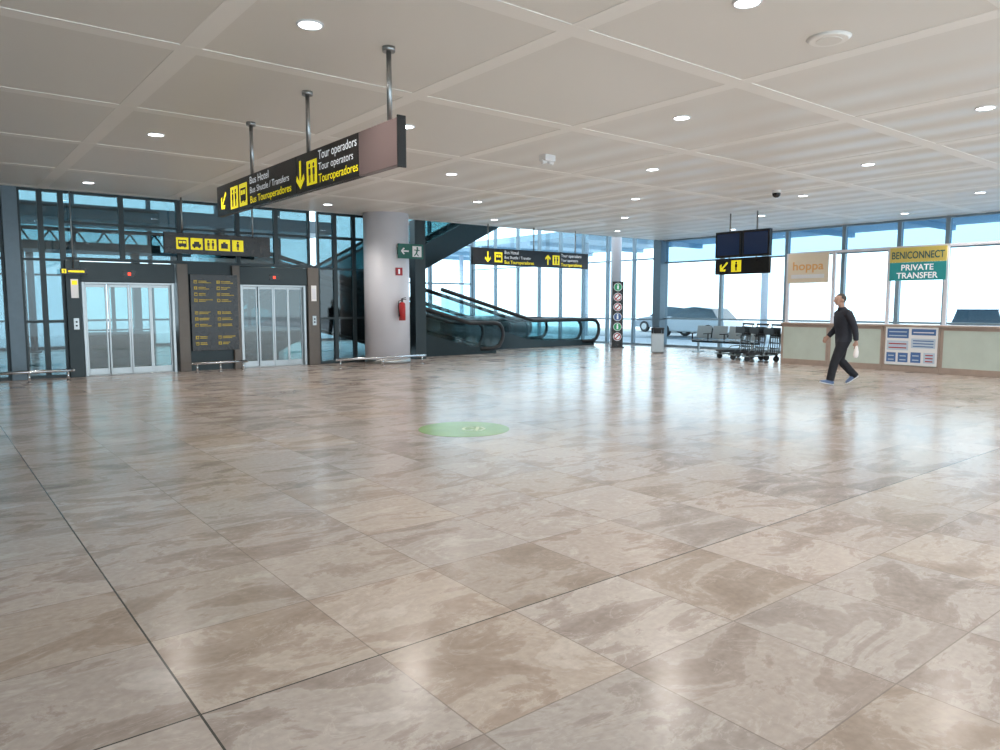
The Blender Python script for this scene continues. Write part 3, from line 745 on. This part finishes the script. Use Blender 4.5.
s = EMP('floor_decal', (5.3, 7.42, 0.0), -0.67, label='round worn green floor sticker with pale emblem', cat='floor sticker')
bm = nb(); CY(bm, (0, 0, 0), (0, 0, 0.003), 0.57, n=64); OBJ('disc', bm, [M_deco], s)
bm = nb()
def strip(pts, w, z=0.0045):
    for i in range(len(pts)-1):
        a, b = Vector((*pts[i], z)), Vector((*pts[i+1], z)); d = (b-a).normalized(); nrm = Vector((-d.y, d.x, 0))*w/2
        bm.faces.new([bm.verts.new(a-nrm), bm.verts.new(b-nrm), bm.verts.new(b+nrm), bm.verts.new(a+nrm)])
strip([(0.07*math.cos(a)+0.06, 0.12*math.sin(a)) for a in [math.radians(q) for q in range(30, 345, 15)]], 0.04)
strip([(0.16, -0.16), (0.17, 0.16)], 0.04); strip([(0.21, -0.14), (0.26, 0.0), (0.21, 0.14)], 0.035)
OBJ('emblem', bm, [M_decl], s)

# ------------------------------------------------------------------ outside
bm = nb(); BB(bm, 22.2, 90, -60, 90, -0.15, -0.03)
OBJ('ground_paving', bm, [M_ext], label='pale paving outside the street windows', cat='ground', kind='structure')
bm = nb(); BB(bm, -60, 22.2, 30.3, 90, -0.15, -0.03)
OBJ('ground_apron', bm, [M_ext], label='pale paving outside the rear windows', cat='ground', kind='structure')
bm = nb(); BB(bm, 27.5, 37, -60, 90, -0.03, -0.02)
OBJ('road', bm, [M_road], label='asphalt pick up lane outside the terminal', cat='road', kind='structure')
cn = EMP('canopy', (24.0, 0, 0), label='blue grey street canopy on slim round posts', cat='canopy')
bm = nb(); BB(bm, 0, 8.5, -22, 42, 4.7, 5.0)
for yy in range(-20, 42, 4): BB(bm, 0, 8.5, yy-0.1, yy+0.1, 4.5, 4.72)
OBJ('roof_slab', bm, [M_canopy], cn)
for yy in (-14, -4, 5.6, 16.8, 27.0, 38):
    bm = nb(); CY(bm, (3.0, yy, -0.03), (3.0, yy, 4.7), 0.14, n=24); OBJ('post', bm, [M_colm], cn)

M_cwin = mat('car_window', (0.10, 0.14, 0.17), 0.15)
def car(loc, rz, paint, label):
    e = EMP('car', loc, rz, label=label, cat='car')
    bm = nb()
    lo = [(-2.1, 0.28), (-2.15, 0.55), (-2.05, 0.85), (-1.2, 0.92), (1.0, 0.92), (1.75, 0.82), (2.08, 0.62), (2.1, 0.28)]
    EXTR(bm, lo, -0.88, 0.88)
    OBJ('body', bm, [paint], e, bevel=0.07)
    bm = nb()
    cab = [(-1.75, 0.9), (-1.3, 1.38), (-0.3, 1.47), (0.35, 1.40), (1.1, 0.9)]
    EXTR(bm, cab, -0.78, 0.78)
    for v in bm.verts:
        if v.co.z > 1.2: v.co.y *= 0.82
    OBJ('cabin_windows', bm, [M_cwin], e, bevel=0.03)
    bm = nb(); EXTR(bm, [(-1.3, 1.37), (-0.3, 1.46), (0.38, 1.39), (0.38, 1.43), (-0.3, 1.50), (-1.3, 1.41)], -0.66, 0.66); OBJ('roof', bm, [paint], e, bevel=0.02)
    for wx in (-1.3, 1.3):
        for wy in (-0.82, 0.82):
            bm = nb(); CY(bm, (wx, wy-0.1, 0.32), (wx, wy+0.1, 0.32), 0.32, n=28, mi=0); CY(bm, (wx, wy-0.105, 0.32), (wx, wy+0.105, 0.32), 0.19, n=20, mi=1); OBJ('wheel', bm, [M_rubber, M_steel], e)
P1 = mat('car_white', (0.8, 0.82, 0.85), 0.25, noise=0.02); P2 = mat('car_blue', (0.05, 0.10, 0.16), 0.25, noise=0.05); P3 = mat('car_grey', (0.4, 0.45, 0.5), 0.25, noise=0.05)
car((30, 22.3, -0.02), math.pi/2, P1, 'white saloon car parked in the pick up lane')
car((31.5, 10.6, -0.02), 0.3, P2, 'dark blue car stopped across the pick up lane')
car((34.6, 27.5, -0.02), math.pi/2, P3, 'grey car waiting on the far lane')

# ------------------------------------------------------------------ person
def person():
    e = EMP('person', (14.03, 7.0, 0), math.radians(141.6), label='man in dark jacket and trousers walking, grey hair, trainers', cat='person')
    bm = nb()
    TUBE(bm, [(-.005, 0, .84), (0, 0, .90), (.005, 0, 1.0), (.01, 0, 1.08), (.03, 0, 1.22), (.04, 0, 1.33), (.04, 0, 1.41), (.045, 0, 1.455), (.055, 0, 1.485)],
         [(.175, .13), (.185, .145), (.18, .145), (.18, .15), (.2, .155), (.205, .145), (.175, .12), (.12, .09), (.085, .075)], n=24)
    TUBE(bm, [(.05, 0, 1.45), (.07, 0, 1.52), (.09, 0, 1.60)], [.062, .056, .058], n=18)
    SP(bm, (.10, 0, 1.665), (.098, .078, .098), n=24)
    TUBE(bm, [(.125, 0, 1.66), (.13, 0, 1.62), (.14, 0, 1.575), (.145, 0, 1.545)], [(.066, .072), (.062, .066), (.048, .052), (.030, .034)], n=18)
    TUBE(bm, [(.185, 0, 1.675), (.205, 0, 1.65), (.218, 0, 1.628), (.195, 0, 1.615)], [.009, .011, .015, .012], n=10)
    SP(bm, (.185, 0, 1.590), (.014, .026, .008), n=12); SP(bm, (.188, 0, 1.70), (.012, .05, .010), n=12)
    for sg in (-1, 1): SP(bm, (.085, sg*.082, 1.64), (.02, .012, .032), n=12)
    TUBE(bm, [(0, .085, .93), (.09, .095, .72), (.185, .10, .50), (.215, .10, .40), (.25, .10, .24), (.275, .10, .10)],
         [(.10, .125), (.095, .11), (.072, .085), (.070, .082), (.066, .076), (.062, .076)], n=18)
    TUBE(bm, [(0, -.085, .93), (-.01, -.095, .70), (.0, -.10, .49), (-.06, -.10, .42), (-.2, -.10, .27), (-.31, -.10, .16)],
         [(.10, .125), (.095, .11), (.072, .085), (.070, .082), (.066, .076), (.062, .072)], n=18)
    TUBE(bm, [(.03, .14, 1.40), (.02, .20, 1.385), (-.03, .235, 1.27), (-.08, .25, 1.13), (-.105, .255, 1.0), (-.12, .25, .88)],
         [.078, .078, .070, .060, .055, .046], side=(1, 0, 0), n=16)
    TUBE(bm, [(.03, -.14, 1.40), (.03, -.20, 1.385), (.02, -.235, 1.27), (.02, -.25, 1.13), (.11, -.24, 1.02), (.19, -.23, .94)],
         [.078, .078, .070, .060, .055, .046], side=(0, 1, 0), n=16)
    def hand(w, d, thumb):
        w = Vector(w); d = Vector(d).normalized(); f = Vector(thumb); f = (f-d*f.dot(d)).normalized()
        TUBE(bm, [w-d*.03, w, w+d*.045, w+d*.09], [(.028, .022), (.030, .018), (.040, .016), (.040, .013)], side=f, n=12)
        inw = Vector((0, -1 if w.y > 0 else 1, 0))
        for kk, ln in enumerate((.070, .080, .074, .058)):
            o = f*(.030-.020*kk); b0 = w+d*.082+o
            TUBE(bm, [b0, b0+d*ln*.45+inw*.006, b0+d*ln*.78+inw*.024, b0+d*ln*.9+inw*.045], [.0095, .009, .0085, .007], side=f, n=8)
        b0 = w+d*.025+f*.028
        TUBE(bm, [b0, b0+d*.03+f*.022+inw*.006, b0+d*.065+f*.024+inw*.02], [.012, .011, .009], side=f, n=8)
    hand((-.122, .25, .865), (-.08, 0, -1), (1, 0, 0))
    hand((.205, -.23, .93), (.65, .1, -.75), (.6, 0, .6))
    me = bpy.data.meshes.new('b'); bmesh.ops.recalc_face_normals(bm, faces=bm.faces); bm.to_mesh(me); bm.free()
    tmp = bpy.data.objects.new('b', me); COL.objects.link(tmp)
    md = tmp.modifiers.new('r', 'REMESH'); md.mode = 'VOXEL'; md.voxel_size = 0.0065; md.use_smooth_shade = True
    ms = tmp.modifiers.new('s', 'SMOOTH'); ms.factor = 0.5; ms.iterations = 2
    bpy.context.view_layer.update()
    me2 = bpy.data.meshes.new_from_object(tmp.evaluated_get(bpy.context.evaluated_depsgraph_get()))
    bpy.data.objects.remove(tmp)
    me2.materials.clear()
    for m in (mat('skin', (0.46, 0.28, 0.21), 0.5, noise=0.05), mat('jacket_cloth', (0.016, 0.019, 0.03), 0.75, noise=0.25, nscale=20), mat('trouser_cloth', (0.010, 0.012, 0.018), 0.8, noise=0.25, nscale=20)):
        me2.materials.append(m)
    h2 = Vector((.25, -.22, .87))
    for p in me2.polygons:
        c = p.center
        if c.z > 1.492: k = 0
        elif (c.y > .17 and c.z < .875 and c.x < -.05) or (c.y < -.17 and (c-h2).dot(Vector((.65, 0, -.75))) > -.085 and c.z < 1.0 and c.x > .12): k = 0
        elif c.z > .845: k = 1
        else: k = 2
        p.material_index = k; p.use_smooth = True
    b = bpy.data.objects.new('body', me2); COL.objects.link(b); b.parent = e
    bm = nb(); SP(bm, (.085, 0, 1.675), (.104, .086, .098), n=28)
    cut = [v for v in bm.verts if (v.co.x > .125 and v.co.z < 1.715) or v.co.z < 1.60 or (v.co.x > .10 and v.co.z < 1.66)]
    bmesh.ops.delete(bm, geom=cut, context='VERTS')
    OBJ('hair', bm, [mat('hair_grey', (0.06, 0.055, 0.05), 0.8, noise=0.4, nscale=60)], e, label='short dark greying hair')
    for sg in (-1, 1):
        bm = nb(); SP(bm, (.182, sg*.03, 1.665), (.010, .012, .008), 0, 12); SP(bm, (.190, sg*.03, 1.665), (.004, .005, .005), 1, 10)
        OBJ('eye', bm, [M_white, M_black], e)
    bm = nb(); TUBE(bm, [(.052, 0, 1.455), (.058, 0, 1.482), (.062, 0, 1.51)], [(.098, .088), (.082, .078), (.074, .072)], n=20)
    OBJ('collar', bm, [bpy.data.materials['jacket_cloth']], e)
    M_sh = mat('trainer_blue', (0.10, 0.16, 0.30), 0.5, noise=0.2); M_so = mat('trainer_sole', (0.75, 0.78, 0.82), 0.5)
    def shoe(ax, ay, az, ang):
        bm = nb()
        TUBE(bm, [(-.085, 0, .045), (-.06, 0, .052), (0, 0, .055), (.07, 0, .042), (.13, 0, .034), (.17, 0, .028)],
             [(.022, .03), (.036, .045), (.042, .052), (.046, .038), (.042, .028), (.022, .016)], n=16, mi=0)
        TUBE(bm, [(-.02, 0, .06), (-.022, 0, .115)], [(.04, .05), (.045, .055)], side=(0, 1, 0), n=14, mi=0)
        TUBE(bm, [(-.095, 0, .013), (-.06, 0, .013), (.07, 0, .013), (.15, 0, .013), (.18, 0, .014)],
             [(.025, .013), (.042, .013), (.050, .013), (.042, .013), (.02, .012)], n=16, mi=1)
        o = OBJ('shoe', bm, [M_sh, M_so], e, label='blue trainer with pale sole')
        o.location = (ax, ay, az); o.rotation_euler = (0, ang, 0)
    shoe(.30, .10, .022, math.radians(-12))
    shoe(-.285, -.10, .105, math.radians(33))
    return e
person()
bm = nb()
TUBE(bm, [(0, 0, .10), (0, 0, .05), (0.005, 0, -.02), (0.01, 0, -.09), (0.012, 0, -.13)], [(.010, .014), (.018, .03), (.028, .05), (.028, .05), (.01, .03)], n=12)
for v in bm.verts: v.co += Vector((random.uniform(-.004, .004),)*3)
OBJ('plastic_bag', bm, [mat('bag_white', (0.85, 0.80, 0.78), 0.5, noise=0.08)], None, (14.03+(-.135)*-.784+.255*-.621, 7.0+(-.135)*.621+.255*-.784, .68), rz=math.radians(141.6),
    label='small crumpled white plastic bag held in a hand', cat='bag')

# ------------------------------------------------------------------ world, camera
w = bpy.data.worlds.new('world'); S.world = w; w.use_nodes = True
nt = w.node_tree; bg = nt.nodes['Background']
tc = nt.nodes.new('ShaderNodeTexCoord'); sx = nt.nodes.new('ShaderNodeSeparateXYZ'); cr = nt.nodes.new('ShaderNodeValToRGB')
nt.links.new(tc.outputs['Generated'], sx.inputs[0]); nt.links.new(sx.outputs[2], cr.inputs[0])
cr.color_ramp.elements[0].position = 0.0; cr.color_ramp.elements[0].color = (0.56, 0.70, 0.78, 1)
cr.color_ramp.elements[1].position = 0.6; cr.color_ramp.elements[1].color = (0.93, 0.97, 1.0, 1)
x = cr.color_ramp.elements.new(0.16); x.color = (0.72, 0.85, 0.92, 1)
nt.links.new(cr.outputs[0], bg.inputs[0]); bg.inputs[1].default_value = 4.4

cam = bpy.data.cameras.new('camera'); co = bpy.data.objects.new('camera', cam); COL.objects.link(co)
cam.lens = 26.4; cam.sensor_width = 36; cam.clip_end = 300
co.location = (0, 0, 1.55)
th = math.radians(5.45)
co.rotation_euler = Vector((0.621*math.cos(th), 0.784*math.cos(th), -math.sin(th))).to_track_quat('-Z', 'Y').to_euler()
S.camera = co
S.view_settings.view_transform = 'Standard'
